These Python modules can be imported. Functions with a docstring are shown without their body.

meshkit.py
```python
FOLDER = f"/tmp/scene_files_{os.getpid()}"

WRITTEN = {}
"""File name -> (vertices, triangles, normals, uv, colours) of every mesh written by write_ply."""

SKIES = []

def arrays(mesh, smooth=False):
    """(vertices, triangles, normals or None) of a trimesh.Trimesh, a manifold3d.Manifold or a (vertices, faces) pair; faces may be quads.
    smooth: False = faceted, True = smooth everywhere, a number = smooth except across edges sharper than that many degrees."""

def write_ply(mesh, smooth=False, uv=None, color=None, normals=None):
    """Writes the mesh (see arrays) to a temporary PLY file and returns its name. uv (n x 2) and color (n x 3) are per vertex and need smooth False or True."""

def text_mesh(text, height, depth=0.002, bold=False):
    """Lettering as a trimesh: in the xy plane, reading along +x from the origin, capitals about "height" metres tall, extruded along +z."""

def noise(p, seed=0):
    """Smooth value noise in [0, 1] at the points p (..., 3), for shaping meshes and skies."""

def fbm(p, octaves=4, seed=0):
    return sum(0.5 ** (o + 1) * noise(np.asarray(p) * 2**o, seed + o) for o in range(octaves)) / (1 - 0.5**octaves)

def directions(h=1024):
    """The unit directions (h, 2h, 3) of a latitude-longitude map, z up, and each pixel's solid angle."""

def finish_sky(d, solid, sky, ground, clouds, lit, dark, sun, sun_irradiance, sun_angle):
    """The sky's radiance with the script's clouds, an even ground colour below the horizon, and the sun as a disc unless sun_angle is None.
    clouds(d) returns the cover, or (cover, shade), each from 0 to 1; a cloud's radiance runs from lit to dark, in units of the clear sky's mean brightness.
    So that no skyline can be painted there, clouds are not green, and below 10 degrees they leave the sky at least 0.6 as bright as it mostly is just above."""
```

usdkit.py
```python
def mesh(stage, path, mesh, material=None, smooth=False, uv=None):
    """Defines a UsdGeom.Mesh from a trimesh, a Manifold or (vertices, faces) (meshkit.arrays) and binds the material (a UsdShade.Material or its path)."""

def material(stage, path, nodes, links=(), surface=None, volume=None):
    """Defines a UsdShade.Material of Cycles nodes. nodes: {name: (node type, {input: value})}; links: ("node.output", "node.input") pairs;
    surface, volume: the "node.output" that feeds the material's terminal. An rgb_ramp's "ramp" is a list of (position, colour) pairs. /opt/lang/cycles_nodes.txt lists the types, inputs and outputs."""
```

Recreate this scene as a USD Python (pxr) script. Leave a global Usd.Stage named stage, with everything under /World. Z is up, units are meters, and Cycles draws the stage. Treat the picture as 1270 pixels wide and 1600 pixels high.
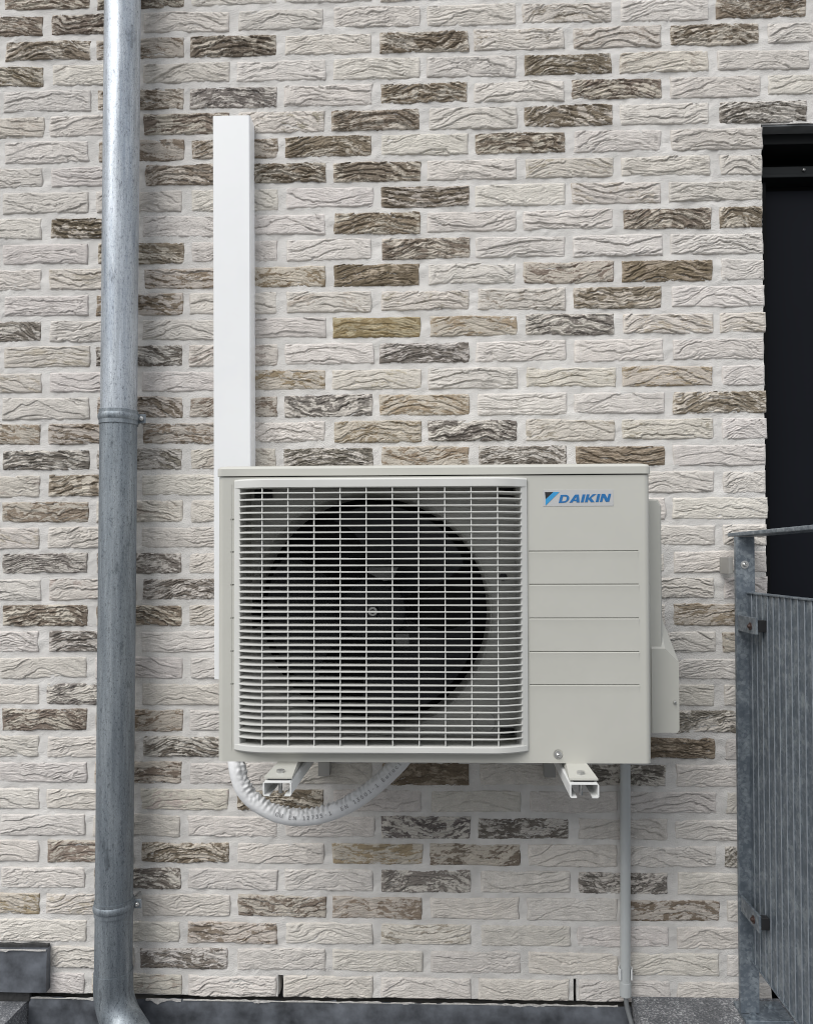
import math, random
import numpy as np
import trimesh, usdkit, meshkit
import manifold3d as m3
from shapely.geometry import Polygon, Point, box as sbox
from shapely import unary_union, affinity
from pxr import Usd, UsdGeom, UsdLux, UsdShade, Sdf, Gf, Vt

stage = Usd.Stage.CreateInMemory()
UsdGeom.SetStageUpAxis(stage, UsdGeom.Tokens.z)
UsdGeom.SetStageMetersPerUnit(stage, 1.0)
world = UsdGeom.Xform.Define(stage, '/World')
stage.SetDefaultPrim(world.GetPrim())
UsdGeom.Scope.Define(stage, '/World/Looks')

# ------------------------------------------------------------------ camera
F_PX, PX, PY = 1200.0, 671.7, 853.7
EYE = np.array([0.0, -1.7457, 0.985])
YAW, PITCH, ROLL = -0.0310, 0.0182, -0.0032


def cam_axes():
    c, s = math.cos(YAW), math.sin(YAW); A = np.array([[c, -s, 0], [s, c, 0], [0, 0, 1]])
    c, s = math.cos(PITCH), math.sin(PITCH); B = np.array([[1, 0, 0], [0, c, s], [0, -s, c]])
    c, s = math.cos(ROLL), math.sin(ROLL); C = np.array([[c, 0, s], [0, 1, 0], [-s, 0, c]])
    return C @ B @ A                     # rows: right, forward, up


CAM = cam_axes()
cam = UsdGeom.Camera.Define(stage, '/World/camera')
r_, f_, u_ = CAM
cam.AddTransformOp().Set(Gf.Matrix4d(*[float(v) for v in (*r_, 0, *u_, 0, *(-f_), 0, *EYE, 1)]))
AP = 36.0
cam.CreateHorizontalApertureAttr(AP)
cam.CreateVerticalApertureAttr(AP * 1600 / 1270)
cam.CreateFocalLengthAttr(AP * F_PX / 1270)
cam.CreateHorizontalApertureOffsetAttr(-(PX - 635) / 1270 * AP)
cam.CreateVerticalApertureOffsetAttr((PY - 800) / 1270 * AP)
cam.CreateClippingRangeAttr(Gf.Vec2f(0.05, 10000))
EXPOSURE = 1.22
cam.CreateExposureAttr(EXPOSURE)

# ------------------------------------------------------------------ sky and sun (overcast)
SUN_TO = np.array([-0.58, -0.80, 1.0]); SUN_TO /= np.linalg.norm(SUN_TO)
SUN_EL, SUN_ROT = math.asin(SUN_TO[2]), math.atan2(SUN_TO[0], SUN_TO[1])
sky = UsdLux.DomeLight.Define(stage, '/World/sky')
sky_mat = usdkit.material(stage, '/World/Looks/overcast_sky', {
    'sky': ('sky_texture', {'sky_type': 'single_scattering', 'sun_disc': False, 'sun_elevation': SUN_EL, 'sun_rotation': SUN_ROT}),
    'tc': ('texture_coordinate', {}),
    'mp': ('mapping', {'scale': (1.0, 1.0, 2.2)}),
    'n': ('noise_texture', {'scale': 2.3, 'detail': 5, 'roughness': 0.55}),
    'cloud': ('rgb_ramp', {'ramp': [(0.25, (3.6, 3.7, 3.9)), (0.75, (6.6, 6.7, 6.9))]}),
    'sx': ('separate_xyz', {}), 'el': ('map_range', {'from_min': 0.0, 'from_max': 1.0, 'to_min': 0.42, 'to_max': 1.22, 'clamp': True}),
    'dim': ('vector_math', {'math_type': 'scale'}),
    'mix': ('mix_color', {'fac': 0.93, 'use_clamp': False}),
    'bg': ('background_shader', {'strength': 0.092})},
    [('tc.generated', 'mp.vector'), ('mp.vector', 'n.vector'), ('n.fac', 'cloud.fac'), ('sky.color', 'mix.a'), ('tc.generated', 'sx.vector'), ('sx.z', 'el.value'), ('el.result', 'dim.scale'), ('cloud.color', 'dim.vector1'), ('dim.vector', 'mix.b'),
     ('mix.result', 'bg.color')], surface='bg.background')
UsdShade.MaterialBindingAPI.Apply(sky.GetPrim()).Bind(sky_mat)
sun = UsdLux.DistantLight.Define(stage, '/World/sun')
sun.CreateNormalizeAttr(True)
sun.CreateIntensityAttr(0.30)
sun.CreateAngleAttr(42.0)
sun.CreateColorAttr(Gf.Vec3f(1.0, 0.98, 0.95))
zx = SUN_TO; xx = np.cross([0, 0, 1], zx); xx /= np.linalg.norm(xx); yx = np.cross(zx, xx)
sun.AddTransformOp().Set(Gf.Matrix4d(*[float(v) for v in (*xx, 0, *yx, 0, *zx, 0, 0, 0, 8, 1)]))

# ------------------------------------------------------------------ helpers
USED = {}


def numbered(parent, name):
    k = (str(parent), name); n = USED.get(k, 0); USED[k] = n + 1
    return name if n == 0 else f'{name}_{n:03d}'


ORIGIN = {}


def thing(name, label, cat, loc=(0, 0, 0), group=None):
    path = '/World/' + numbered('/World', name)
    x = UsdGeom.Xform.Define(stage, path); x.AddTranslateOp().Set(Gf.Vec3d(*map(float, loc)))
    p = x.GetPrim()
    p.SetCustomDataByKey('label', label); p.SetCustomDataByKey('category', cat)
    if group: p.SetCustomDataByKey('group', group)
    ORIGIN[path] = np.array(loc, float)
    return path


def obj(name, mesh, mat, parent, smooth=30, label=None, kind=None, prim=None):
    """one mesh prim, given in world coordinates, under parent"""
    path = parent + '/' + numbered(parent, name)
    org = ORIGIN.get(parent, np.zeros(3)); ORIGIN[path] = org
    v, f, _ = meshkit.arrays(mesh, False)
    m = usdkit.mesh(stage, path, (v - org, f), mat, smooth=smooth)
    if prim:
        for k, (typ, val) in prim.items():
            UsdGeom.PrimvarsAPI(m).CreatePrimvar(k, typ, 'vertex').Set(val)
    p = m.GetPrim()
    if label: p.SetCustomDataByKey('label', label)
    if kind: p.SetCustomDataByKey('kind', kind)
    return path


def struct(name, mesh, mat, label, cat, kind='structure', smooth=30):
    path = obj(name, mesh, mat, '/World', smooth, label, kind)
    stage.GetPrimAtPath(path).SetCustomDataByKey('category', cat)
    return path


def arr(m):
    v, f, _ = meshkit.arrays(m, False)
    return v, f


def join(*ms):
    V, Fc, n = [], [], 0
    for m in ms:
        v, f = arr(m); V.append(v); Fc.append(np.asarray(f) + n); n += len(v)
    return np.vstack(V), np.vstack(Fc)


def bx(x0, x1, y0, y1, z0, z1, b=0.0):
    b = min(b, (x1 - x0) / 2.01, (y1 - y0) / 2.01, (z1 - z0) / 2.01)
    if b <= 0:
        m = trimesh.creation.box([x1 - x0, y1 - y0, z1 - z0]); m.apply_translation([(x0 + x1) / 2, (y0 + y1) / 2, (z0 + z1) / 2]); return m
    p = []
    for X, sx in ((x0, 1), (x1, -1)):
        for Y, sy in ((y0, 1), (y1, -1)):
            for Z, sz in ((z0, 1), (z1, -1)):
                c = b * 0.3
                p += [(X, Y + sy * b, Z + sz * b), (X + sx * b, Y, Z + sz * b), (X + sx * b, Y + sy * b, Z),
                      (X + sx * c, Y + sy * c, Z + sz * b), (X + sx * c, Y + sy * b, Z + sz * c), (X + sx * b, Y + sy * c, Z + sz * c)]
    return m3.Manifold.hull_points(np.array(p))


def hull(pts):
    return m3.Manifold.hull_points(np.array(pts, float))


def ext(poly, axis, a, b):
    """shapely polygon extruded along an axis. axis y: poly in (x, z); x: poly in (y, z); z: poly in (x, y)"""
    if not isinstance(poly, Polygon) and hasattr(poly, 'geoms'):
        return join(*[ext(g, axis, a, b) for g in poly.geoms])
    m = trimesh.creation.extrude_polygon(poly, b - a, engine='earcut')
    v = m.vertices.copy(); f = m.faces
    if axis == 'y': v = np.stack([v[:, 0], b - v[:, 2], v[:, 1]], 1)
    elif axis == 'x': v = np.stack([v[:, 2] + a, v[:, 0], v[:, 1]], 1)
    else: v = v + [0, 0, a]
    return v, f


def tube(path, rad, n=20, caps=True, disp=None):
    P = np.asarray(path, float); k = len(P); rad = np.broadcast_to(np.asarray(rad, float), (k,))
    T = np.gradient(P, axis=0); T /= np.linalg.norm(T, axis=1, keepdims=True)
    ref = np.array([0, -1.0, 0]) if abs(T[0][1]) < 0.9 else np.array([0, 0, 1.0])
    V = []
    N = ref - T[0] * (ref @ T[0]); N /= np.linalg.norm(N)
    for i in range(k):
        N = N - T[i] * (N @ T[i]); N /= np.linalg.norm(N); B = np.cross(T[i], N)
        for j in range(n):
            a = 2 * math.pi * j / n
            r = rad[i] + (disp(i, j, a) if disp else 0)
            V.append(P[i] + r * (math.cos(a) * N + math.sin(a) * B))
    Fc = []
    for i in range(k - 1):
        for j in range(n):
            a, b = i * n + j, i * n + (j + 1) % n
            Fc += [(a, b, b + n), (a, b + n, a + n)]
    if caps:
        V += [P[0], P[-1]]; c0, c1 = len(V) - 2, len(V) - 1
        for j in range(n):
            Fc += [(c0, (j + 1) % n, j), (c1, (k - 1) * n + j, (k - 1) * n + (j + 1) % n)]
    return np.array(V), np.array(Fc)


def spline(pts, n=60):
    from scipy.interpolate import CubicSpline
    P = np.array(pts, float); d = np.r_[0, np.cumsum(np.linalg.norm(np.diff(P, axis=0), axis=1))]
    return CubicSpline(d, P)(np.linspace(0, d[-1], n))


def lathe(profile, axis_at, axis='y', n=48):
    """profile (r, a): radius and position along the axis. closed when the caller closes it"""
    pr = np.array(profile, float); k = len(pr); V, Fc = [], []
    for j in range(n):
        t = 2 * math.pi * j / n
        for r, a in pr:
            if axis == 'y': V.append((axis_at[0] + r * math.cos(t), a, axis_at[2] + r * math.sin(t)))
            else: V.append((axis_at[0] + r * math.cos(t), axis_at[1] + r * math.sin(t), a))
    for j in range(n):
        for i in range(k - 1):
            a, b = j * k + i, ((j + 1) % n) * k + i
            Fc += [(a, b, b + 1), (a, b + 1, a + 1)]
    m = trimesh.Trimesh(np.array(V), np.array(Fc), process=True)
    m.fix_normals()
    return m.vertices, m.faces


def screw(name, c, r, mat, parent, d=(0, -1, 0), washer=True, head=0.55):
    """small screw facing along d: washer, domed head, socket"""
    x, y, z = c
    prof = []
    if washer: prof += [(r, 0), (r, 0.0016), (r * 0.62, 0.0017)]
    h = r * head
    prof += [(h * 1.05, 0.0017), (h, 0.004), (h * 0.8, 0.0055), (h * 0.5, 0.006), (h * 0.45, 0.0035), (0.0001, 0.0035)]
    v, f = lathe([(a, -b) for a, b in prof], (0, 0, 0), 'y', 20)
    if d == (-1, 0, 0): v = np.stack([v[:, 1], -v[:, 0], v[:, 2]], 1)
    elif d == (0, 0, 1): v = np.stack([v[:, 0], v[:, 2], -v[:, 1]], 1)
    return obj(name, (v + [x, y, z], f), mat, parent, 40)


# ------------------------------------------------------------------ materials
def mat(name, nodes, links, surface='p.BSDF'):
    return usdkit.material(stage, '/World/Looks/' + name, nodes, links, surface=surface)


def simple(name, col, rough=0.5, metal=0.0, var=0.08, scale=30, bump=0.0, bscale=400, spec=0.5, stretch=(1, 1, 1)):
    a = tuple(c * (1 - var) for c in col); b = tuple(min(1, c * (1 + var)) for c in col)
    nodes = {'g': ('geometry', {}), 'mp': ('mapping', {'scale': stretch}),
             'n': ('noise_texture', {'scale': scale, 'detail': 5, 'roughness': 0.6}),
             'r': ('rgb_ramp', {'ramp': [(0.3, a), (0.7, b)]}),
             'rr': ('map_range', {'from_min': 0.3, 'from_max': 0.7, 'to_min': rough - 0.06, 'to_max': rough + 0.06}),
             'p': ('principled_bsdf', {'roughness': rough, 'metallic': metal, 'specular_ior_level': spec})}
    links = [('g.position', 'mp.vector'), ('mp.vector', 'n.vector'), ('n.fac', 'r.fac'), ('r.color', 'p.base_color'), ('n.fac', 'rr.value'), ('rr.result', 'p.roughness')]
    if bump:
        nodes['n2'] = ('noise_texture', {'scale': bscale, 'detail': 3}); nodes['b'] = ('bump', {'strength': bump, 'distance': 0.002})
        links += [('g.position', 'n2.vector'), ('n2.fac', 'b.height'), ('b.normal', 'p.normal')]
    return mat(name, nodes, links)


M = {}
# bricks: fired body colour, pale slurry colour and how much slurry a spot carries are stored on each brick
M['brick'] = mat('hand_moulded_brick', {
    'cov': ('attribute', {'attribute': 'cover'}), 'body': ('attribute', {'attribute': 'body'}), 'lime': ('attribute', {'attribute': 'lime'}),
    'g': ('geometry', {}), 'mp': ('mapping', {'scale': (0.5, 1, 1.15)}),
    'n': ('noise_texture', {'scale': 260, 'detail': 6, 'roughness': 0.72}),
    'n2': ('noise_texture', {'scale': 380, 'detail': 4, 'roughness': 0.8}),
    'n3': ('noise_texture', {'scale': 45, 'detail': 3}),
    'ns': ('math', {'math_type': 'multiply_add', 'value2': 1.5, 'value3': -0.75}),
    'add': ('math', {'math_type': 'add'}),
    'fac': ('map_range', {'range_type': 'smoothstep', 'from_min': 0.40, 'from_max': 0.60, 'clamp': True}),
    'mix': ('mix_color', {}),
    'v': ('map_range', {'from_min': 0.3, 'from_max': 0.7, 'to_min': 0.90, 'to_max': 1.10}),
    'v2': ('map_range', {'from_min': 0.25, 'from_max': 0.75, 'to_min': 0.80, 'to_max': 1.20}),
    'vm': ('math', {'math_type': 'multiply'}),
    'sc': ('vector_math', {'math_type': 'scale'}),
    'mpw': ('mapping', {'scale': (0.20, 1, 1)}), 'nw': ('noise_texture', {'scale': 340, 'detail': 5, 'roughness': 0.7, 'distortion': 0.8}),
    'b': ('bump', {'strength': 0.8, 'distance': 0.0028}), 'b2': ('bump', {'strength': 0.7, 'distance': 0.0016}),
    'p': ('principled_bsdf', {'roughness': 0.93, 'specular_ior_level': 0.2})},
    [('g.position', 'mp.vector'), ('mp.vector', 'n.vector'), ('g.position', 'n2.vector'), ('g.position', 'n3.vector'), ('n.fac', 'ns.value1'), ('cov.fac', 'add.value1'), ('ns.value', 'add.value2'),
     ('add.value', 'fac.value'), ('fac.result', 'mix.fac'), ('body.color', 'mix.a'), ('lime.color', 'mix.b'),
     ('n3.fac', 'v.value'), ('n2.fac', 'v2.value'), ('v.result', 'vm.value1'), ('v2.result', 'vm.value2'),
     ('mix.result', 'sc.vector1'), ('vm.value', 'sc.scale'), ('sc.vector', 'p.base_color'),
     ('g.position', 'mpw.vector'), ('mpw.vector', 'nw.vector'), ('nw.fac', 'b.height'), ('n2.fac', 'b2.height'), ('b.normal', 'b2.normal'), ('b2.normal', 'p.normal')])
M['mortar'] = simple('pale_mortar', (0.600, 0.584, 0.560), 0.95, 0, 0.13, 16, 1.0, 420, 0.2)
M['core'] = simple('wall_core', (0.30, 0.29, 0.27), 0.95, 0, 0.1, 20)
M['casing'] = simple('ivory_painted_steel', (0.450, 0.446, 0.405), 0.36, 0, 0.03, 6, 0.05, 900)
M['grille'] = simple('pale_grey_plastic', (0.535, 0.535, 0.510), 0.45, 0, 0.025, 12, 0.05, 900)
M['inner'] = simple('ivory_inner_steel', (0.50, 0.50, 0.47), 0.5, 0, 0.03, 9)
M['fan'] = simple('dark_grey_fan_plastic', (0.016, 0.018, 0.023), 0.45, 0, 0.15, 14)
M['black'] = simple('black_plastic', (0.012, 0.012, 0.013), 0.5, 0, 0.2, 20)
M['coil'] = simple('dark_coil_fins', (0.015, 0.016, 0.018), 0.6, 0.2, 0.3, 40)
M['white'] = simple('white_duct_plastic', (0.72, 0.73, 0.735), 0.34, 0, 0.012, 8, 0.03, 500)
M['white_side'] = simple('white_duct_base_plastic', (0.74, 0.745, 0.75), 0.4, 0, 0.02, 8)
M['sticker'] = simple('silver_sticker', (0.43, 0.433, 0.43), 0.35, 0, 0.02, 30)
M['logo_black'] = simple('logo_black', (0.01, 0.012, 0.016), 0.4, 0, 0.05)
M['logo_light'] = simple('logo_light_blue', (0.030, 0.26, 0.52), 0.4, 0, 0.04)
M['logo_blue'] = simple('logo_blue', (0.010, 0.125, 0.33), 0.4, 0, 0.04)
M['steel'] = simple('bright_zinc_screw', (0.55, 0.55, 0.54), 0.32, 0.9, 0.12, 200)
M['brown'] = simple('rusty_bolt', (0.06, 0.036, 0.03), 0.6, 0.4, 0.3, 200)
M['bracket'] = simple('white_coated_steel', (0.66, 0.665, 0.65), 0.42, 0, 0.05, 25)
M['spacer_rail_shade'] = simple('nylon_grey_rail_shade', (0.27, 0.265, 0.25), 0.6, 0, 0.05, 20)  # nylon grey, used also as painted-in shade on the bracket rail
M['rubber'] = simple('black_rubber', (0.02, 0.02, 0.02), 0.7, 0, 0.2, 50)
M['hose'] = simple('white_foil_insulation', (0.64, 0.645, 0.65), 0.55, 0, 0.07, 60, 0.5, 150)
M['ink'] = simple('printed_ink', (0.24, 0.24, 0.245), 0.6, 0, 0.1)
M['conduit'] = simple('grey_conduit_plastic', (0.42, 0.44, 0.44), 0.42, 0, 0.04, 12)
M['clip'] = simple('pale_clip_plastic', (0.62, 0.63, 0.63), 0.45, 0, 0.03, 12)
M['clip_dim'] = simple('grey_fan_clip', (0.20, 0.205, 0.205), 0.5, 0, 0.1, 40)
M['cable'] = simple('grey_cable', (0.16, 0.17, 0.175), 0.5, 0, 0.06, 30)
M['lead'] = simple('lead_sheet', (0.092, 0.100, 0.114), 0.52, 0.3, 0.6, 18, 0.5, 45)
M['bitumen_gap_shade'] = simple('bitumen_and_gap_shade', (0.03, 0.03, 0.03), 0.85, 0, 0.4, 90, 0.6, 160)  # bitumen, and the painted dark of the gap over the lead box
M['residue'] = simple('white_mortar_residue', (0.42, 0.41, 0.395), 0.95, 0, 0.3, 160, 0.6, 500)
M['frame'] = simple('black_coated_frame', (0.004, 0.0045, 0.005), 0.55, 0, 0.1, 20, spec=0.1)
M['frame2'] = simple('anthracite_profile', (0.010, 0.0115, 0.012), 0.45, 0, 0.1, 20, spec=0.2)
M['lintel'] = simple('grey_lintel_steel', (0.20, 0.21, 0.215), 0.55, 0.2, 0.15, 30)
M['screen'] = simple('dark_screen_panel', (0.0065, 0.0075, 0.0105), 0.55, 0, 0.06, 6, spec=0.08)

# weathered zinc with vertical runs and dark specks
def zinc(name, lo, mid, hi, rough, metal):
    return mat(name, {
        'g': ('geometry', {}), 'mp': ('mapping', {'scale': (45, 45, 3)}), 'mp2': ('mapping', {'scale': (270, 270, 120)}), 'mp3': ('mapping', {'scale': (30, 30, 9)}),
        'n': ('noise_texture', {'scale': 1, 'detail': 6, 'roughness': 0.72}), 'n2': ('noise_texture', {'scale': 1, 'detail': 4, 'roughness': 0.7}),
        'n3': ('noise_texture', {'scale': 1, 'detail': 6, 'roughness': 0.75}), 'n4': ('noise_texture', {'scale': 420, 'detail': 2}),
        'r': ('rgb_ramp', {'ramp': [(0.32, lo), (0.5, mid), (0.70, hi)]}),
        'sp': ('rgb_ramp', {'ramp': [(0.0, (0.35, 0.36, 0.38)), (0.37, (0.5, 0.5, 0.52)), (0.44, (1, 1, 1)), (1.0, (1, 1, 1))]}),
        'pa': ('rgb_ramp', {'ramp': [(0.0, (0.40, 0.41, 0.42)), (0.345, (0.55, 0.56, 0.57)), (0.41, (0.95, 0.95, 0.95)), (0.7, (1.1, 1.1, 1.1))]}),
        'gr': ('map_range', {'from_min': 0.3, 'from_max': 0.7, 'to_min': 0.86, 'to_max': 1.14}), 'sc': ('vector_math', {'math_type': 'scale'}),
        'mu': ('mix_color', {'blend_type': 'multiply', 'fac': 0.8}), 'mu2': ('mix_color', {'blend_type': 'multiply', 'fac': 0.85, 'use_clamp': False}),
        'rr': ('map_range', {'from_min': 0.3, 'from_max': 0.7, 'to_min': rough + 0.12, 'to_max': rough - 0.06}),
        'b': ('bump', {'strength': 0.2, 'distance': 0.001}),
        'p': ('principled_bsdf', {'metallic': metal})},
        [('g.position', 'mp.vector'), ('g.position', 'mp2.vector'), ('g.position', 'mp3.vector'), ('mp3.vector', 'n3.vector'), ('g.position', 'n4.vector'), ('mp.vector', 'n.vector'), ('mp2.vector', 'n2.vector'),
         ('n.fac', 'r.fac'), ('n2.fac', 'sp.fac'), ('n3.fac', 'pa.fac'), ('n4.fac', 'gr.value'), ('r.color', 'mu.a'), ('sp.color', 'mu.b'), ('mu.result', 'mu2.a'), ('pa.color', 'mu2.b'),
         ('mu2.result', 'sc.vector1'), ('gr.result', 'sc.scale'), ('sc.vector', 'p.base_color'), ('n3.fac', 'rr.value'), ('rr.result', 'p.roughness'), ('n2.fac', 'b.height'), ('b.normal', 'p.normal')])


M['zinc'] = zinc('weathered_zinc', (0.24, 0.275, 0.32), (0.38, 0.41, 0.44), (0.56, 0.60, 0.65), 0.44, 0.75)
M['zinc_dim_reflection'] = zinc('dim_reflection_zinc', (0.14, 0.162, 0.183), (0.205, 0.232, 0.255), (0.32, 0.35, 0.37), 0.54, 0.65)  # dull copy of the zinc, lower pipe dim reflection painted into its colour
# hot dip galvanised steel with spangle
M['galv'] = mat('galvanised_steel', {
    'g': ('geometry', {}), 'v': ('voronoi_texture', {'scale': 170, 'randomness': 1.0}), 'bw': ('rgb_to_bw', {}),
    'n': ('noise_texture', {'scale': 28, 'detail': 5, 'roughness': 0.7}),
    'ad': ('math', {'math_type': 'multiply_add', 'value2': 0.28}),
    'r': ('rgb_ramp', {'ramp': [(0.33, (0.095, 0.117, 0.140)), (0.60, (0.138, 0.164, 0.192)), (0.86, (0.29, 0.325, 0.35))]}),
    'b': ('bump', {'strength': 0.08, 'distance': 0.001}),
    'p': ('principled_bsdf', {'metallic': 0.45, 'roughness': 0.48})},
    [('g.position', 'v.vector'), ('g.position', 'n.vector'), ('v.color', 'bw.color'), ('bw.val', 'ad.value1'), ('n.fac', 'ad.value3'), ('ad.value', 'r.fac'), ('r.color', 'p.base_color'),
     ('n.fac', 'b.height'), ('b.normal', 'p.normal')])
M['galv_edge_glint'] = simple('galvanised_painted_glint', (0.225, 0.25, 0.275), 0.5, 0.4, 0.25, 60)  # lighter than the slats: the edge glint is painted into the colour
# gritty concrete
M['grit'] = mat('gritty_concrete', {
    'g': ('geometry', {}), 'n': ('noise_texture', {'scale': 14, 'detail': 5, 'roughness': 0.65}), 'n2': ('noise_texture', {'scale': 230, 'detail': 4, 'roughness': 0.75}),
    'ad': ('math', {'math_type': 'multiply_add', 'value2': 0.45}),
    'r': ('rgb_ramp', {'ramp': [(0.50, (0.055, 0.06, 0.066)), (0.70, (0.115, 0.12, 0.13)), (0.80, (0.23, 0.235, 0.245)), (0.88, (0.55, 0.55, 0.56))]}),
    'b': ('bump', {'strength': 0.8, 'distance': 0.002}),
    'p': ('principled_bsdf', {'roughness': 0.75})},
    [('g.position', 'n.vector'), ('g.position', 'n2.vector'), ('n.fac', 'ad.value1'), ('n2.fac', 'ad.value3'), ('ad.value', 'r.fac'), ('r.color', 'p.base_color'), ('n2.fac', 'b.height'), ('b.normal', 'p.normal')])
M['roof'] = simple('roof_membrane', (0.11, 0.11, 0.11), 0.85, 0, 0.3, 3, 0.5, 60)

# ------------------------------------------------------------------ ground
g = trimesh.creation.box([80, 80, 0.05]); g.apply_translation([0, 0, -0.275])
struct('flat_roof', g, M['roof'], 'dark grey flat roof at the foot of the brick wall', 'roof')

# ------------------------------------------------------------------ the brick wall
SHIFT, PITCH_X, PITCH_Z, ROW0 = -0.7156, 0.220, 0.060, 2.3002
JAMB, JAMB2, HEAD, XL, XR = 0.702, 1.62, 1.972, -1.50, 1.95
BL, BH = 0.2015, 0.0475
T = Sdf.ValueTypeNames
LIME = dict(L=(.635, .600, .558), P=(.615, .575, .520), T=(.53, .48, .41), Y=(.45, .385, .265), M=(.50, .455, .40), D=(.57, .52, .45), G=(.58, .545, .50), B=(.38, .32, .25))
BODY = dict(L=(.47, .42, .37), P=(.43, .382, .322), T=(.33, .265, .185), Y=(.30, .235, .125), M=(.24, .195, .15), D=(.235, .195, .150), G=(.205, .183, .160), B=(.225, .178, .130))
# dark, brown, grey and tan bricks of the wall: row -> {pixel x in the photograph's width: kind}
TONES = {0: {75: 'D', 255: 'D'}, 1: {36: 'D', 124: 'D', 1190: 'D'}, 2: {75: 'D', 250: 'M', 367: 'D', 660: 'D', 1114: 'D'},
         3: {35: 'D', 890: 'D'}, 4: {250: 'D', 368: 'G', 664: 'D', 967: 'D'}, 5: {280: 'D', 590: 'D', 888: 'D', 1195: 'G'},
         6: {253: 'M', 367: 'M', 515: 'D', 816: 'D'}, 7: {280: 'D', 457: 'D', 592: 'D'}, 8: {663: 'D'}, 9: {122: 'D', 592: 'D', 1041: 'D', 1160: 'D'},
         10: {253: 'D', 663: 'D'}, 11: {280: 'M', 455: 'T', 590: 'B', 890: 'M', 1043: 'B'}, 12: {250: 'M', 967: 'D'},
         13: {35: 'G', 592: 'Y', 741: 'T', 893: 'G', 1160: 'P'}, 14: {245: 'G', 667: 'G'}, 15: {36: 'P', 455: 'T', 597: 'P', 890: 'P', 1045: 'T'},
         16: {252: 'M', 365: 'M', 516: 'G', 664: 'T', 1124: 'D'}, 17: {30: 'M', 120: 'M', 280: 'M', 592: 'T', 741: 'G', 890: 'P', 1045: 'P'},
         18: {75: 'G', 250: 'G', 518: 'G', 665: 'T', 817: 'G', 968: 'B'}, 19: {120: 'D'}, 20: {70: 'M', 250: 'P'}, 21: {30: 'P'}, 22: {68: 'G', 250: 'G'},
         23: {280: 'G'}, 24: {70: 'D', 253: 'D', 1085: 'M'}, 25: {118: 'G', 1190: 'M'}, 27: {118: 'G'}, 28: {70: 'D', 250: 'M', 1103: 'G'},
         29: {283: 'G', 1074: 'B'}, 30: {250: 'M', 665: 'B', 985: 'G'}, 31: {455: 'D'}, 32: {667: 'G', 823: 'G'}, 33: {113: 'M', 292: 'D', 590: 'T', 743: 'M', 1190: 'G'},
         34: {245: 'G', 665: 'G', 970: 'G'}, 35: {30: 'T', 438: 'M', 590: 'M', 1056: 'M'}, 36: {365: 'M'}, 37: {290: 'G'}}


def fit(x):
    return np.clip(x, 0, 1) ** 2 * (3 - 2 * np.clip(x, 0, 1))


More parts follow.
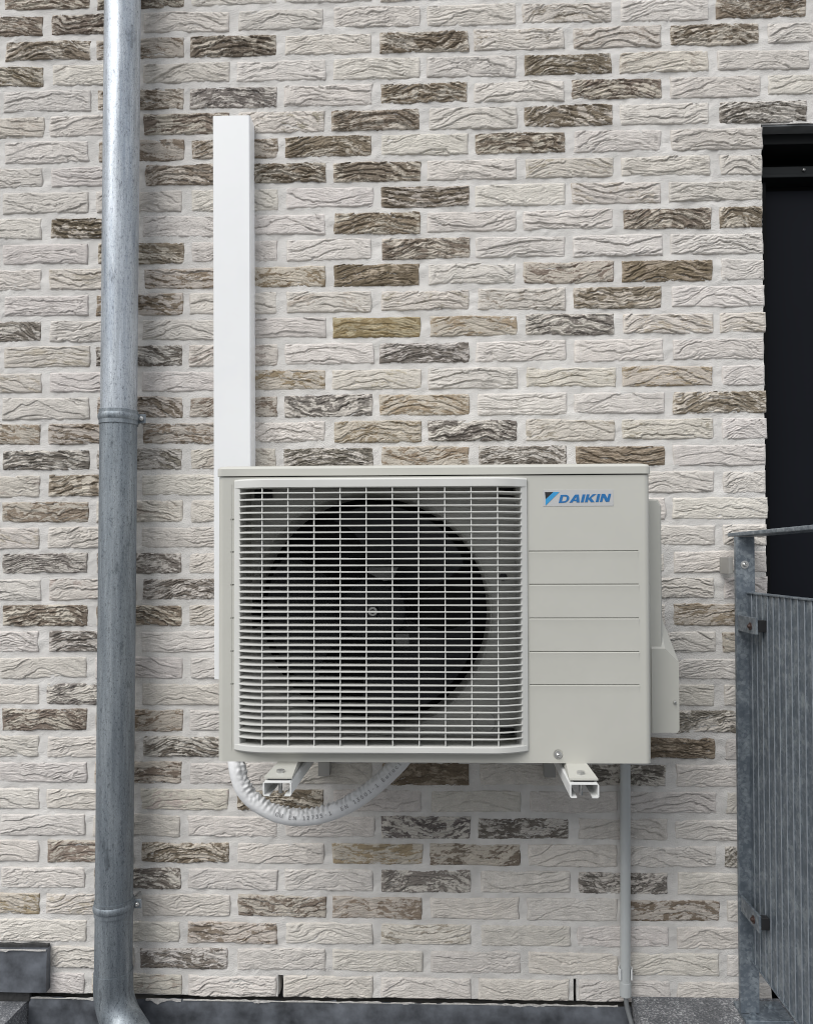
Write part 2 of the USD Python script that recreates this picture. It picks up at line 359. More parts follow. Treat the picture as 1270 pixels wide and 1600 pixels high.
def make_brick(x0, x1, zc, kind, seed, nu=84, nv=36):
    """one hand-moulded brick with lapped folds: vertices, faces, slurry cover"""
    rng = np.random.RandomState(seed)
    L, H = x1 - x0, BH + rng.uniform(-0.0025, 0.0025)
    nu = max(12, int(nu * L / BL))
    e = np.array([0, 0.012, 0.035]); su = np.r_[e * BL / L, np.linspace(0.06, 0.94, nu - 6) if L > 0.15 else np.linspace(0.1, 0.9, nu - 6), 1 - e[::-1] * BL / L]
    tv = np.r_[0, 0.03, 0.065, np.linspace(0.10, 0.90, nv - 6), 0.935, 0.97, 1]
    s, t = np.meshgrid(su, tv, indexing='ij')
    o = rng.uniform(0, 90, 8)
    S = s * L / BL

    def nz(a, b, k):
        return meshkit.noise(np.stack([a + o[k], b + o[(k + 3) % 8], np.full_like(a, o[(k + 5) % 8])], -1), seed % 97) - 0.5
    rough = kind in 'DGB'
    mid = kind in 'MTYP'
    sk = rng.uniform(0.3, 0.7)
    arch = np.where(s < sk, s / sk, (1 - s) / (1 - sk)); arch = np.sin(arch * math.pi / 2) ** rng.uniform(0.8, 1.4)
    A = rng.uniform(0.35, 0.75) * (1 if rng.rand() < 0.78 else -0.7)
    tilt = rng.uniform(-0.25, 0.25)
    jag = 0.16 * nz(S * 10, t * 3, 1) + 0.09 * nz(S * 24, t * 6, 2) + 0.05 * nz(S * 55, t * 12, 5)
    w = t - A * (arch - 0.5) + tilt * (s - 0.5) + 0.55 * nz(S * 3.2, t * 1.1, 0) + jag
    endfade = fit(np.minimum(s, 1 - s) * L / 0.012)

    def folds(w, n, amp, cut, keep, k):
        """lapped layers: each bulges out at its lower lip and dives into a crevice under the one above"""
        phi = w * n + o[k] / 9; lay = np.floor(phi); fr = phi - lay
        m = fit((nz(S * (2.2 + 0.35 * n), lay * 1.7 + t * 0.6, k) + 0.5 - keep) / 0.30) * endfade
        return m * (amp * (1 - fr) ** 1.2 - cut * fit((fr - 1 + 0.0028 * n / H) / (0.0020 * n / H))), lay
    n1 = rng.uniform(2.6, 4.0) if rough else (rng.uniform(2.0, 3.2) if mid else rng.uniform(1.2, 2.3))
    h1, lay = folds(w, n1, (0.0030 if rough else 0.0022) * rng.uniform(0.25, 1.2), 0.0030, 0.20 if rough else 0.30, 3)
    w2 = t - A * 0.85 * (arch - 0.5) + tilt * (s - 0.5) + 0.5 * nz(S * 4, t * 1.6, 4) + jag * 1.2
    h2, _ = folds(w2, rng.uniform(6.5, 8.5) if rough else rng.uniform(4.5, 6.5), 0.0018 if rough else 0.0010, 0.0018, 0.28 if rough else 0.42, 6)
    w3 = t - A * 0.7 * (arch - 0.5) + 0.5 * nz(S * 6, t * 1.6, 7) + jag * 1.4
    h3, _ = folds(w3, rng.uniform(9, 13), 0.0009, 0.0014, 0.30 if rough else 0.42, 1)
    h = (h1 + h2 + h3) * rng.uniform(0.75, 1.1) + 0.0014 * nz(S * 6, t * 2, 7) + 0.0007 * nz(S * 30, t * 9, 2)
    h = h + 0.0008 * (1 - (2 * t - 1) ** 2) + rng.normal(0, 0.00028, s.shape)
    edge = np.minimum(np.minimum(s * L, (1 - s) * L) / 0.0032, np.minimum(t, 1 - t) * H / 0.0026)
    y = -(h + 0.0012) + 0.0026 * (1 - fit(edge)) ** 1.3
    X = x0 + s * L + 0.0032 * nz(S * 1.2 + 7, t * 2, 1) * 1.0 + 0.0025 * nz(S * 5, t * 3 + 3, 0)
    Z = zc + (t - 0.5) * H + 0.0052 * nz(S * 2.2, t * 0.8 + 9, 2) + 0.0028 * nz(S * 11, t * 1.5 + 4, 4)
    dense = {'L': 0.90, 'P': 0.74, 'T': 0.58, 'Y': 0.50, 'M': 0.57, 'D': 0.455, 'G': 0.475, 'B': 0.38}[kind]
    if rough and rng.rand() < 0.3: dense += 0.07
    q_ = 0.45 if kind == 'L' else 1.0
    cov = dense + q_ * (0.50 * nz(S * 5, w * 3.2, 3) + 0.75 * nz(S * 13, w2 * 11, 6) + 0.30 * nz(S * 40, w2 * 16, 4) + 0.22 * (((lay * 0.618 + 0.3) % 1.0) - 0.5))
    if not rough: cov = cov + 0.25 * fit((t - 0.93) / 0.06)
    nuu, nvv = s.shape
    V = np.stack([X, y, Z], -1).reshape(-1, 3)
    idx = np.arange(nuu * nvv).reshape(nuu, nvv)
    a, b, c, d = idx[:-1, :-1], idx[1:, :-1], idx[1:, 1:], idx[:-1, 1:]
    Fc = np.concatenate([np.stack([a, b, c], -1).reshape(-1, 3), np.stack([a, c, d], -1).reshape(-1, 3)])
    ring = np.r_[idx[:, 0], idx[-1, 1:], idx[-2::-1, -1], idx[0, -2:0:-1]]
    back = V[ring].copy(); back[:, 1] = 0.024
    q = len(V); k = len(ring); j = np.arange(k); j2 = (j + 1) % k
    Fs = np.concatenate([np.stack([ring[j], q + j, q + j2], -1), np.stack([ring[j], q + j2, ring[j2]], -1)])
    V = np.vstack([V, back]); Fc = np.vstack([Fc, Fs])
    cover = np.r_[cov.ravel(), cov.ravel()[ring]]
    return V, Fc, cover


def project(P):
    q = (np.asarray(P, float) - EYE) @ CAM.T
    return PX + F_PX * q[..., 0] / q[..., 1], PY - F_PX * q[..., 2] / q[..., 1]


HIDE = [(344, 730, 1018, 1188), (332, 180, 394, 1060), (162, -50, 216, 640), (152, 640, 210, 1600), (1150, 930, 1270, 1500)]
rng = random.Random(5)
plan, used_tone = [], set()
for r in range(-4, 39):
    z = ROW0 - PITCH_Z * r
    off = 0.0 if r % 2 else 0.110
    for k in range(-5, 14):
        a = SHIFT + off + PITCH_X * k; b = a + BL
        a += rng.uniform(-0.0035, 0.0035); b += rng.uniform(-0.0035, 0.0035)
        if b < XL or a > XR: continue
        a, b = max(a, XL), min(b, XR)
        if r >= 6:
            if a >= JAMB - 0.02 and b <= JAMB2 + 0.02: continue
            if a < JAMB and b > JAMB - 0.02: b = JAMB + rng.uniform(-0.003, 0.004)
            elif a < JAMB2 and b > JAMB2: a = JAMB2 + 0.002
            if a < JAMB2 and a > JAMB: continue
        if b - a < 0.03: continue
        x0p, yp = project((a, 0, z)); x1p, _ = project((b, 0, z))
        if r == 38 and x1p < 50: continue
        kind = None
        for (px, kd) in TONES.get(r, {}).items():
            if x0p - 8 <= px <= x1p + 8 and (r, px) not in used_tone:
                kind = kd; used_tone.add((r, px)); break
        if kind is None:
            inside = -20 < x1p and x0p < 1290 and -20 < yp < 1620
            u = rng.random()
            kind = 'L' if (inside and not (370 < x0p and x1p < 990 and 740 < yp < 1170)) else ('D' if u < 0.16 else 'G' if u < 0.22 else 'M' if u < 0.27 else 'L')
            if kind == 'L' and rng.random() < 0.16: kind = 'P'
        h2 = 15
        rect = (max(0, x0p), max(0, yp - h2), min(1270, x1p), min(1600, yp + h2))
        vis = 0
        if rect[2] > rect[0] and rect[3] > rect[1]:
            sx_ = np.linspace(rect[0], rect[2], 40)
            shown = np.ones(40, bool)
            for q in HIDE:
                if q[1] < (rect[1] + rect[3]) / 2 < q[3]: shown &= ~((sx_ > q[0]) & (sx_ < q[2]))
            vis = shown.mean() * (rect[2] - rect[0]) * (rect[3] - rect[1])
        plan.append([vis, a, b, z, kind, len(plan)])
plan.sort(key=lambda p: (-p[0], p[5]))
wall = thing('brick_wall', 'pale hand-moulded brick wall with scattered brown and charcoal bricks', 'wall', (0, 0, 0))
stuffV, stuffF, stuffC, stuffB, stuffL, sn = [], [], [], [], [], 0
for i, (vis, a, b, z, kind, seed) in enumerate(plan):
    single = i < 300 and vis > 30
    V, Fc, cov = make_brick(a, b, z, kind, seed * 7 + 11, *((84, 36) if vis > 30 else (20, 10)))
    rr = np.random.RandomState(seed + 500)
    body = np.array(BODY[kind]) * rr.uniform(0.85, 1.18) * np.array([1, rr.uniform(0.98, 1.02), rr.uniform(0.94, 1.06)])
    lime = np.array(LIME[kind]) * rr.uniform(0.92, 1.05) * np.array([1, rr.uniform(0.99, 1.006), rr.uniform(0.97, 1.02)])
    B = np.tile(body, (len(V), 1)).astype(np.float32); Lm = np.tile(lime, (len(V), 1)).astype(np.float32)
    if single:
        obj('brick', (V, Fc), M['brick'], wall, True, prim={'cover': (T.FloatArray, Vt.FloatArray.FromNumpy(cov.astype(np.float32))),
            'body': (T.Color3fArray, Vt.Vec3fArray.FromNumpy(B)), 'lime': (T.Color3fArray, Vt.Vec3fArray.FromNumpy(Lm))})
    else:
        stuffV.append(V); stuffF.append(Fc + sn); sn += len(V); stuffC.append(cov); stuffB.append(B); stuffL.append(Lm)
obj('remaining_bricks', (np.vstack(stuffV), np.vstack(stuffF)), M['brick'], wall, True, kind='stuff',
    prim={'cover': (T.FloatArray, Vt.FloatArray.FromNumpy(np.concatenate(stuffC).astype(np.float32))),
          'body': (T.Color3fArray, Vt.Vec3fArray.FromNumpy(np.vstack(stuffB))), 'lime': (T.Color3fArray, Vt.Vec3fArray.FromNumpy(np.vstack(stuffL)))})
WEEP = [(-0.3948, 0.005), (0.2669, 0.0045)]
opening = sbox(JAMB - 0.002, -0.5, JAMB2 + 0.002, HEAD)
full = sbox(XL, -0.002, XR, 2.57)
mort = full.difference(opening)
for x, hw in WEEP: mort = mort.difference(sbox(x - hw, -0.01, x + hw, 0.045))
STEP = 0.006
gx, gz = np.arange(XL, XR + 1e-6, STEP), np.arange(-0.002, 2.57, STEP)
UX, UZ = np.meshgrid(gx, gz, indexing='ij')
near = np.minimum(np.abs(UX - JAMB), np.abs(UX - JAMB2)) < STEP * 0.5
UXs = np.where(np.abs(UX - JAMB) < STEP * 0.51, JAMB - 0.002, np.where(np.abs(UX - JAMB2) < STEP * 0.51, JAMB2 + 0.002, UX))
pn = np.stack([UX * 28, UZ * 60, UX * 0], -1)
UY = 0.0010 + 0.0052 * (meshkit.fbm(pn, 3, 21) - 0.5) + 0.0022 * (meshkit.noise(np.stack([UX * 160, UZ * 160, UX * 0 + 4], -1), 3) - 0.5)
ii = np.arange(UX.size).reshape(UX.shape)
a_, b_, c_, d_ = ii[:-1, :-1], ii[1:, :-1], ii[1:, 1:], ii[:-1, 1:]
cx_, cz_ = (UX[:-1, :-1] + STEP / 2), (UZ[:-1, :-1] + STEP / 2)
keep = ~((cx_ > JAMB - 0.002) & (cx_ < JAMB2 + 0.002) & (cz_ < HEAD))
for x, hw in WEEP: keep &= ~((np.abs(cx_ - x) < hw + 0.001) & (cz_ < 0.045))
mf = np.concatenate([np.stack([a_, b_, c_], -1)[keep], np.stack([a_, c_, d_], -1)[keep]])
obj('mortar', (np.stack([UXs, UY, UZ], -1).reshape(-1, 3), mf), M['mortar'], wall, True)
obj('mortar_bed', ext(mort.buffer(-0.0005), 'y', 0.0075, 0.05), M['mortar'], wall, False)
obj('wall_core', ext(sbox(XL, -0.25, XR, 2.57).difference(sbox(JAMB, -0.3, JAMB2, HEAD)), 'y', 0.09, 0.32), M['core'], wall, False)

# ------------------------------------------------------------------ dark opening at the right
op = thing('screened_opening', 'black framed opening with dark navy panel beside the brick wall', 'window', (1.16, 0.03, 0.0))
obj('lintel', join(bx(JAMB + 0.001, JAMB2, 0.004, 0.036, HEAD - 0.0035, HEAD + 0.001), bx(JAMB + 0.001, JAMB2, 0.032, 0.036, HEAD, HEAD + 0.04)), M['lintel'], op)
obj('head_box', bx(JAMB - 0.03, JAMB2 + 0.03, 0.037, 0.30, 1.945, 1.972, 0.002), M['frame2'], op)
obj('head_recess', bx(JAMB - 0.03, JAMB2 + 0.03, 0.13, 0.30, 1.88, 1.9445), M['frame'], op)
hp = obj('head_profile', join(bx(JAMB - 0.03, JAMB2 + 0.03, 0.060, 0.129, 1.884, 1.905, 0.002), bx(JAMB - 0.03, JAMB2 + 0.03, 0.054, 0.125, 1.876, 1.8835, 0.0015)), M['frame2'], op)
screw('screw', (0.8201, 0.060, 1.8945), 0.0038, M['steel'], hp, washer=False, head=0.9)
obj('side_guide', bx(JAMB - 0.03, JAMB + 0.035, 0.068, 0.128, -0.25, 1.875, 0.002), M['frame'], op)
obj('side_guide', bx(JAMB2 - 0.035, JAMB2 + 0.03, 0.068, 0.128, -0.25, 1.875, 0.002), M['frame'], op)
obj('panel', bx(JAMB + 0.034, JAMB2 - 0.034, 0.085, 0.10, 0.02, 1.858), M['screen'], op)
obj('panel_frame', bx(JAMB + 0.0355, JAMB2 - 0.0355, 0.1005, 0.128, 1.80, 1.875), M['frame'], op)
obj('panel_frame', bx(JAMB + 0.0355, JAMB2 - 0.0355, 0.1005, 0.128, -0.25, 0.05), M['frame'], op)

# ------------------------------------------------------------------ roof edge: coping, ledge, lead
lg = struct('concrete_ledge', ext(sbox(0.392, -0.75, 1.95, -0.002), 'z', -0.249, 0.010), M['grit'], 'grey gritty concrete ledge under the railing post', 'ledge')
struct('concrete_coping', join(hull([(-1.6, -0.001, -0.017), (-0.9753, -0.001, -0.017), (-1.6, -1.1, -0.017), (-0.9753, -1.1, -0.017), (-1.6, -0.001, -0.249), (-0.972, -0.001, -0.249), (-1.6, -1.1, -0.249), (-0.972, -1.1, -0.249)])), M['grit'],
       'grey gritty coping running out from the wall at the left', 'ledge')


def lead_sheet(x0, x1, seed, z0=-0.0085):
    n, k = int((x1 - x0) / 0.008) + 2, 16
    u = np.linspace(x0, x1, n); t = np.linspace(0, 1, k)
    prof_z = np.interp(t, [0, 0.5, 0.62, 0.75, 1], [0, -0.12, -0.165, -0.20, -0.232]); prof_y = np.interp(t, [0, 0.5, 0.62, 0.75, 1], [0, -0.012, -0.035, -0.08, -0.16])
    U, K = np.meshgrid(u, np.arange(k), indexing='ij')
    Pn = np.stack([U * 9, K * 0.35, np.full_like(U, seed)], -1)
    y = -0.006 + prof_y[K] - 0.006 * (meshkit.fbm(Pn, 3, seed) - 0.5) - 0.004 * np.exp(-((prof_z[K] + 0.022) / 0.012) ** 2)
    z = z0 + prof_z[K] + np.where(K == 0, 0.006 * (meshkit.fbm(np.stack([U * 30, U * 0, U * 0 + seed], -1), 3, seed) - 0.5), 0)
    front = np.stack([U, y, z], -1); back = front + [0, 0.0025, 0]
    V = np.concatenate([front.reshape(-1, 3), back.reshape(-1, 3)])
    i = np.arange(n * k).reshape(n, k); N = n * k
    a, b, c, d = i[:-1, :-1], i[1:, :-1], i[1:, 1:], i[:-1, 1:]
    Fa = np.concatenate([np.stack([a, c, b], -1).reshape(-1, 3), np.stack([a, d, c], -1).reshape(-1, 3)])
    Fb = Fa[:, ::-1] + N
    ring = np.r_[i[:, 0], i[-1, 1:], i[-2::-1, -1], i[0, -2:0:-1]]; j2 = np.roll(ring, -1)
    Fr = np.concatenate([np.stack([ring, j2, j2 + N], -1), np.stack([ring, j2 + N, ring + N], -1)])
    return V, np.vstack([Fa, Fb, Fr])


fl = thing('lead_flashing', 'long blue grey lead flashing along the foot of the wall', 'flashing', (-0.3, -0.006, -0.02))
obj('lead_sheet', lead_sheet(-0.970, -0.268, 3), M['lead'], fl, 50)
v, f = lead_sheet(-0.274, 0.3895, 8); obj('lead_sheet', (v - [0, 0.0032, 0], f), M['lead'], fl, 50)


def residue(x0, x1, seed, big=0.0):
    u = np.linspace(x0, x1, int((x1 - x0) / 0.004) + 2)
    nn = meshkit.fbm(np.stack([u * 45, u * 0, u * 0 + seed], -1), 4, seed)
    lo = -0.0085 - 0.010 * np.clip(nn - 0.62, 0, 1) * 2 - big * 0.008 * np.clip(nn - 0.35, 0, 1) * 2; hi = -0.0068 + 0.003 * (meshkit.noise(np.stack([u * 80, u * 0 + 3, u * 0], -1), seed) - 0.5)
    p = Polygon([*zip(u, lo), *zip(u[::-1], hi[::-1])]).buffer(0)
    return ext(p, 'y', -0.0112, -0.0075)


obj('mortar_residue', residue(-0.70, -0.62, 4, 1.0), M['residue'], fl, False)
obj('mortar_residue', residue(-0.965, -0.80, 6), M['residue'], fl, False)
obj('mortar_residue', residue(-0.615, 0.36, 9), M['residue'], fl, False)

ls = thing('lead_box', 'small lead clad box fixed low on the wall left of downpipe', 'flashing', (-1.0, -0.02, 0.06))
vv, ff = [], []
n1, n2 = 26, 14
U, K = np.meshgrid(np.linspace(-1.20, -0.9235, n1), np.linspace(0.0115, 0.107, n2), indexing='ij')
yy = -0.024 - 0.004 * (meshkit.fbm(np.stack([U * 14, K * 14, U * 0], -1), 3, 2) - 0.5) + 0.006 * (K - 0.0115) / 0.1
fr_ = np.stack([U, yy, K], -1)
i_ = np.arange(n1 * n2).reshape(n1, n2); a, b, c, d = i_[:-1, :-1], i_[1:, :-1], i_[1:, 1:], i_[:-1, 1:]
Fa = np.concatenate([np.stack([a, b, c], -1).reshape(-1, 3), np.stack([a, c, d], -1).reshape(-1, 3)])
bk_ = fr_.copy(); bk_[..., 1] = -0.004
N_ = n1 * n2; ring = np.r_[i_[:, 0], i_[-1, 1:], i_[-2::-1, -1], i_[0, -2:0:-1]]; j2 = np.roll(ring, -1)
obj('lead_cladding', (np.concatenate([fr_.reshape(-1, 3), bk_.reshape(-1, 3)]), np.vstack([Fa, Fa[:, ::-1] + N_, np.stack([ring, ring + N_, j2 + N_], -1), np.stack([ring, j2 + N_, j2], -1)])), M['lead'], ls, 50)
tp = np.linspace(-1.20, -0.925, 40); hi = 0.1135 + 0.003 * (meshkit.noise(np.stack([tp * 90, tp * 0, tp * 0], -1), 4) - 0.5)
obj('bitumen_strip', ext(Polygon([*zip(tp, np.full(40, 0.1062)), *zip(tp[::-1], hi[::-1])]), 'y', -0.0125, -0.0035), M['bitumen_gap_shade'], ls, False)  # dark strip standing in for the shadow gap above the lead
lo = 0.1048 - 0.010 * np.clip(meshkit.fbm(np.stack([tp * 60, tp * 0, tp * 0], -1), 3, 9) - 0.5, 0, 1)
obj('mortar_residue', ext(Polygon([*zip(tp, lo), *zip(tp[::-1], np.full(40, 0.1058))]), 'y', -0.0225, -0.012), M['residue'], ls, False)
obj('bitumen_foot', bx(-1.20, -0.968, -0.010, -0.0035, -0.0165, 0.0108, 0.001), M['bitumen_gap_shade'], ls)

# ------------------------------------------------------------------ zinc downpipe
PT, PB = np.array([-0.7385, -0.066, 2.62]), np.array([-0.7500, -0.066, 0.050])


def pipe_at(z):
    t = (z - PB[2]) / (2.25 - PB[2]); return np.array([PB[0] + t * (-0.7383 - PB[0]), -0.066, z])


dp = thing('downpipe', 'weathered zinc downpipe running the full height of the wall', 'downpipe', (-0.7505, -0.066, -0.1))


def pipe_shell(z0, z1, r, n=44):
    zs = np.linspace(z0, z1, 24)
    return tube([pipe_at(z) for z in zs], r, n)


obj('pipe', pipe_shell(0.075, 1.304, 0.0393), M['zinc_dim_reflection'], dp, 40, label='lower length of pipe with its dimmer reflection painted in grey')
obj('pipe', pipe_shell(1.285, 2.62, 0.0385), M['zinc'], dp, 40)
shoe = [pipe_at(z) for z in np.linspace(0.088, 0.052, 8)]
b0 = shoe[-1]
for t in np.linspace(0.1, 1, 14):
    a = t * math.radians(58); R = 0.085
    d_ = R * (1 - math.cos(a)); shoe.append(b0 + np.array([0.86 * d_, -0.51 * d_, -R * math.sin(a)]))
dv = shoe[-1] - shoe[-2]; dv /= np.linalg.norm(dv); shoe += [shoe[-1] + dv * 0.05, shoe[-1] + dv * 0.10]
obj('outlet_bend', tube(shoe, 0.0408, 44), M['zinc_dim_reflection'], dp, 40)
for z, xo in ((1.3035, 0), (0.2275, 0)):
    c = pipe_at(z)
    ring_prof = [(0.0395, -0.0155), (0.0412, -0.0155), (0.0412, -0.0065), (0.0426, -0.005), (0.0437, -0.001), (0.0437, 0.003), (0.0426, 0.007), (0.0412, 0.0085), (0.0412, 0.0155), (0.0395, 0.0155)]
    v, f = lathe([(r, z + a) for r, a in ring_prof], (c[0], c[1], 0), 'z', 56)
    p = obj('pipe_clamp', (v, f), M['zinc_dim_reflection'], dp, 40)
    obj('clamp_tab', join(bx(c[0] + 0.036, c[0] + 0.0565, -0.056, -0.053, z - 0.010, z + 0.0105, 0.001), bx(c[0] + 0.034, c[0] + 0.0368, -0.056, -0.040, z - 0.010, z + 0.0105)), M['zinc_dim_reflection'], p)
    obj('wall_pin', tube([(c[0] + 0.030, -0.04, z), (c[0] + 0.030, 0.004, z)], 0.004, 10), M['steel'], p)
    screw('screw', (c[0] + 0.0475, -0.056, z), 0.0055, M['steel'], p, washer=False, head=0.9)

# ------------------------------------------------------------------ white cable duct
du = thing('cable_duct', 'white rectangular plastic duct running down behind the outdoor unit', 'duct', (-0.498, 0, 0.72))
dz0, dz1 = 0.7214, 1.991
xo = lambda z: -0.5352 - 0.0056 * (z - dz0) / (dz1 - dz0)
xi = lambda z: xo(z) + 0.0848
cover = hull([(xo(z) + ex, y, z) for z in (dz0, dz1) for (ex, y) in ((0, -0.008), (0, -0.042), (0.0022, -0.0448), (0.0826, -0.0448), (0.0848, -0.042), (0.0848, -0.012))])
obj('duct_cover', cover, M['white'], du)
base = hull([(xo(z) + ex, y, z) for z in (dz0, dz1 - 0.0005) for (ex, y) in ((0.0012, -0.0075), (0.0012, -0.0006), (0.0838, -0.0006), (0.0838, -0.0115))])
obj('duct_base', base, M['white_side'], du)

# ------------------------------------------------------------------ the outdoor unit
ac = thing('outdoor_unit', 'ivory air conditioner outdoor unit with wide fan grille on brackets', 'air conditioner', (-0.037, -0.26, 0.632))
X0, X1, YF, YB, Z0, Z1 = -0.4175, 0.3415, -0.400, -0.115, 0.632, 1.1345


def plan_round(x0, x1, y0, y1, r):
    return sbox(x0 + r, y0 + r, x1 - r, y1 - r).buffer(r, quad_segs=8)


def man(vf):
    v, f = arr(vf)
    m = trimesh.Trimesh(v, f, process=True)
    return m3.Manifold(m3.Mesh(np.asarray(m.vertices, np.float32), np.asarray(m.faces, np.uint32)))


body = man(ext(plan_round(X0, X1, YF, YB, 0.011), 'z', Z0, Z1 - 0.0015))
body -= man(bx(-0.374, 0.1145, -0.45, YB - 0.012, 0.6645, 1.1175))
GZ = [1.0010, 0.9430, 0.8843, 0.8260, 0.7684]
for gz in GZ + [1.0585]:
    if gz < 1.05:
        body += man(hull([(x, YF + o, gz + dz) for x in (0.131, 0.3205) for o, dz in ((0.004, -0.018), (0.0001, -0.018), (-0.0011, -0.0034), (-0.0011, -0.0026), (0.0006, -0.0012), (0.004, -0.0012))]))
        body -= man(hull([(0.131, YF - 0.0002, gz - 0.0036), (0.131, YF - 0.0002, gz + 0.0004), (0.131, YF + 0.0026, gz + 0.0004), (0.131, YF + 0.0026, gz + 0.0000),
                          (0.3205, YF - 0.0002, gz - 0.0036), (0.3205, YF - 0.0002, gz + 0.0004), (0.3205, YF + 0.0026, gz + 0.0004), (0.3205, YF + 0.0026, gz + 0.0000)]))
    body -= man(bx(-0.394, -0.3855, YF - 0.01, YF + 0.002, gz - 0.0018, gz + 0.0012))
body -= man(ext(Point(0.1797, 0.647).buffer(0.0085), 'y', YF - 0.01, YF + 0.0015))
casing = obj('casing', body, M['casing'], ac, 25)
# sheet joint between the front left corner post and the fan panel
obj('corner_post', bx(X0 + 0.0245, X0 + 0.0255, YF - 0.0006, YF + 0.001, Z0 + 0.02, Z1 - 0.014), M['casing'], ac)
tp_ = man(ext(plan_round(X0 - 0.002, X1 + 0.002, YF - 0.0025, YB + 0.002, 0.012), 'z', Z1, 1.149)) + man(ext(plan_round(X0 + 0.0015, X1 - 0.0015, YF + 0.001, YB - 0.002, 0.010), 'z', 1.148, 1.1525))
sl = hull(np.array([(x, y, z) for z, o in ((Z1 + 0.0005, 0), (1.1475, 0), (1.1515, 0.003), (1.1535, 0.010)) for x, y in np.array(plan_round(X0 - 0.002 + o, X1 + 0.002 - o, YF - 0.0025 + o, YB + 0.002 - o, 0.011).exterior.coords)]))
obj('top_cover', sl, M['casing'], ac, 25)
scr = screw('screw', (0.1797, YF + 0.001, 0.646), 0.0068, M['steel'], ac)
# fan compartment
FC = (-0.155, 0.888)
orif = sbox(-0.3735, 0.6650, 0.1140, 1.1170).difference(Point(*FC).buffer(0.2222, quad_segs=32))
obj('fan_panel', ext(orif, 'y', -0.339, -0.336), M['inner'], ac)
ang = np.linspace(0, math.pi / 2, 9)
prof = [(0.2240, -0.3395), (0.2240, -0.3425), (0.2236, -0.3440)] + [(0.2232 - 0.0052 * math.sin(t), -0.344 + 0.022 * (1 - math.cos(t))) for t in ang] + [(0.2180, -0.255), (0.2200, -0.255), (0.2215, -0.31), (0.2221, -0.336)]
obj('fan_ring', lathe(prof, (FC[0], 0, FC[1]), 'y', 96), M['inner'], ac, 35)
obj('heat_exchanger', bx(-0.373, 0.1135, -0.150, -0.128, 0.666, 1.116), M['coil'], ac)
obj('motor_mount', bx(-0.185, -0.160, -0.172, -0.165, 0.666, 1.116, 0.001), M['coil'], ac)
obj('motor_mount', bx(-0.150, -0.125, -0.172, -0.165, 0.666, 1.116, 0.001), M['coil'], ac)
obj('inner_wall', bx(-0.3738, -0.371, -0.335, -0.16, 0.666, 1.116), M['black'], ac)
obj('inner_wall', bx(0.111, 0.1140, -0.335, -0.16, 0.666, 1.116), M['black'], ac)
motor = obj('fan_motor', lathe([(0.0001, -0.215), (0.030, -0.215), (0.042, -0.208), (0.044, -0.180), (0.040, -0.166), (0.0001, -0.165)], (FC[0], 0, FC[1]), 'y', 36), M['black'], ac, 40)
hub = obj('fan_hub', lathe([(0.0001, -0.302), (0.012, -0.302), (0.014, -0.296), (0.050, -0.293), (0.062, -0.285), (0.066, -0.270), (0.066, -0.225), (0.060, -0.222), (0.0001, -0.222)], (FC[0], 0, FC[1]), 'y', 40), M['fan'], ac, 35)
screw('nut', (FC[0] + 0.002, -0.302, FC[1] + 0.001), 0.0085, M['steel'], hub)
for kb in range(3):
    V, nr, na = [], 12, 22
    for i in range(nr):
        q = i / (nr - 1); r = 0.055 + q * 0.150
        a0 = math.radians(120 * kb + 25 - 12 * q); sw = math.radians(78 - 6 * q + 16 * q * q)
        for j in range(na):
            p = j / (na - 1); a = a0 + sw * p + 0.25 * q * q
            yb = -0.286 + 0.060 * p + 0.010 * math.sin(p * math.pi) * (1 - q) - 0.012 * q * (1 - p)
            rr_ = r * (1 - 0.05 * q * (2 * p - 1) ** 4)
            V.append((FC[0] + rr_ * math.cos(a), yb, FC[1] + rr_ * math.sin(a)))
    V = np.array(V); V2 = V + [0, 0.0028, 0]
    i_ = np.arange(nr * na).reshape(nr, na); a, b, c, d = i_[:-1, :-1], i_[1:, :-1], i_[1:, 1:], i_[:-1, 1:]
    Fa = np.concatenate([np.stack([a, b, c], -1).reshape(-1, 3), np.stack([a, c, d], -1).reshape(-1, 3)]); N_ = nr * na
    ring = np.r_[i_[:, 0], i_[-1, 1:], i_[-2::-1, -1], i_[0, -2:0:-1]]; j2 = np.roll(ring, -1)
    mm = trimesh.Trimesh(np.vstack([V, V2]), np.vstack([Fa, Fa[:, ::-1] + N_, np.stack([ring, ring + N_, j2 + N_], -1), np.stack([ring, j2 + N_, j2], -1)]), process=False); mm.fix_normals()
    obj('fan_blade', mm, M['fan'], ac, 40)
# small things seen through the grille
obj('balance_clip', hull([(-0.160, -0.300, 0.972), (-0.105, -0.300, 0.972), (-0.116, -0.298, 0.948), (-0.132, -0.298, 0.946), (-0.160, -0.293, 0.972), (-0.105, -0.293, 0.972), (-0.116, -0.291, 0.948), (-0.132, -0.291, 0.946), (-0.162, -0.300, 0.962), (-0.162, -0.293, 0.962)]), M['clip_dim'], ac)
obj('balance_clip', bx(-0.112, -0.085, -0.290, -0.282, 0.820, 0.846, 0.002), M['clip_dim'], ac)
obj('latch', bx(-0.365, -0.333, -0.350, -0.341, 1.098, 1.1155, 0.001), M['black'], ac)
obj('latch', bx(0.083, 0.108, -0.350, -0.341, 1.098, 1.1155, 0.001), M['black'], ac)
obj('latch', bx(0.083, 0.108, -0.350, -0.341, 0.668, 0.680, 0.001), M['black'], ac)
obj('embossed_boss', lathe([(0.0001, -0.3425), (0.018, -0.3425), (0.0205, -0.3392)], (0.055, 0, 0.690), 'y', 28), M['inner'], ac, 40)
obj('screw', lathe([(0.0001, -0.3470), (0.0035, -0.3465), (0.0045, -0.3440), (0.0072, -0.3435), (0.0072, -0.3392)], (0.0895, 0, 0.9545), 'y', 20), M['black'], ac, 40)

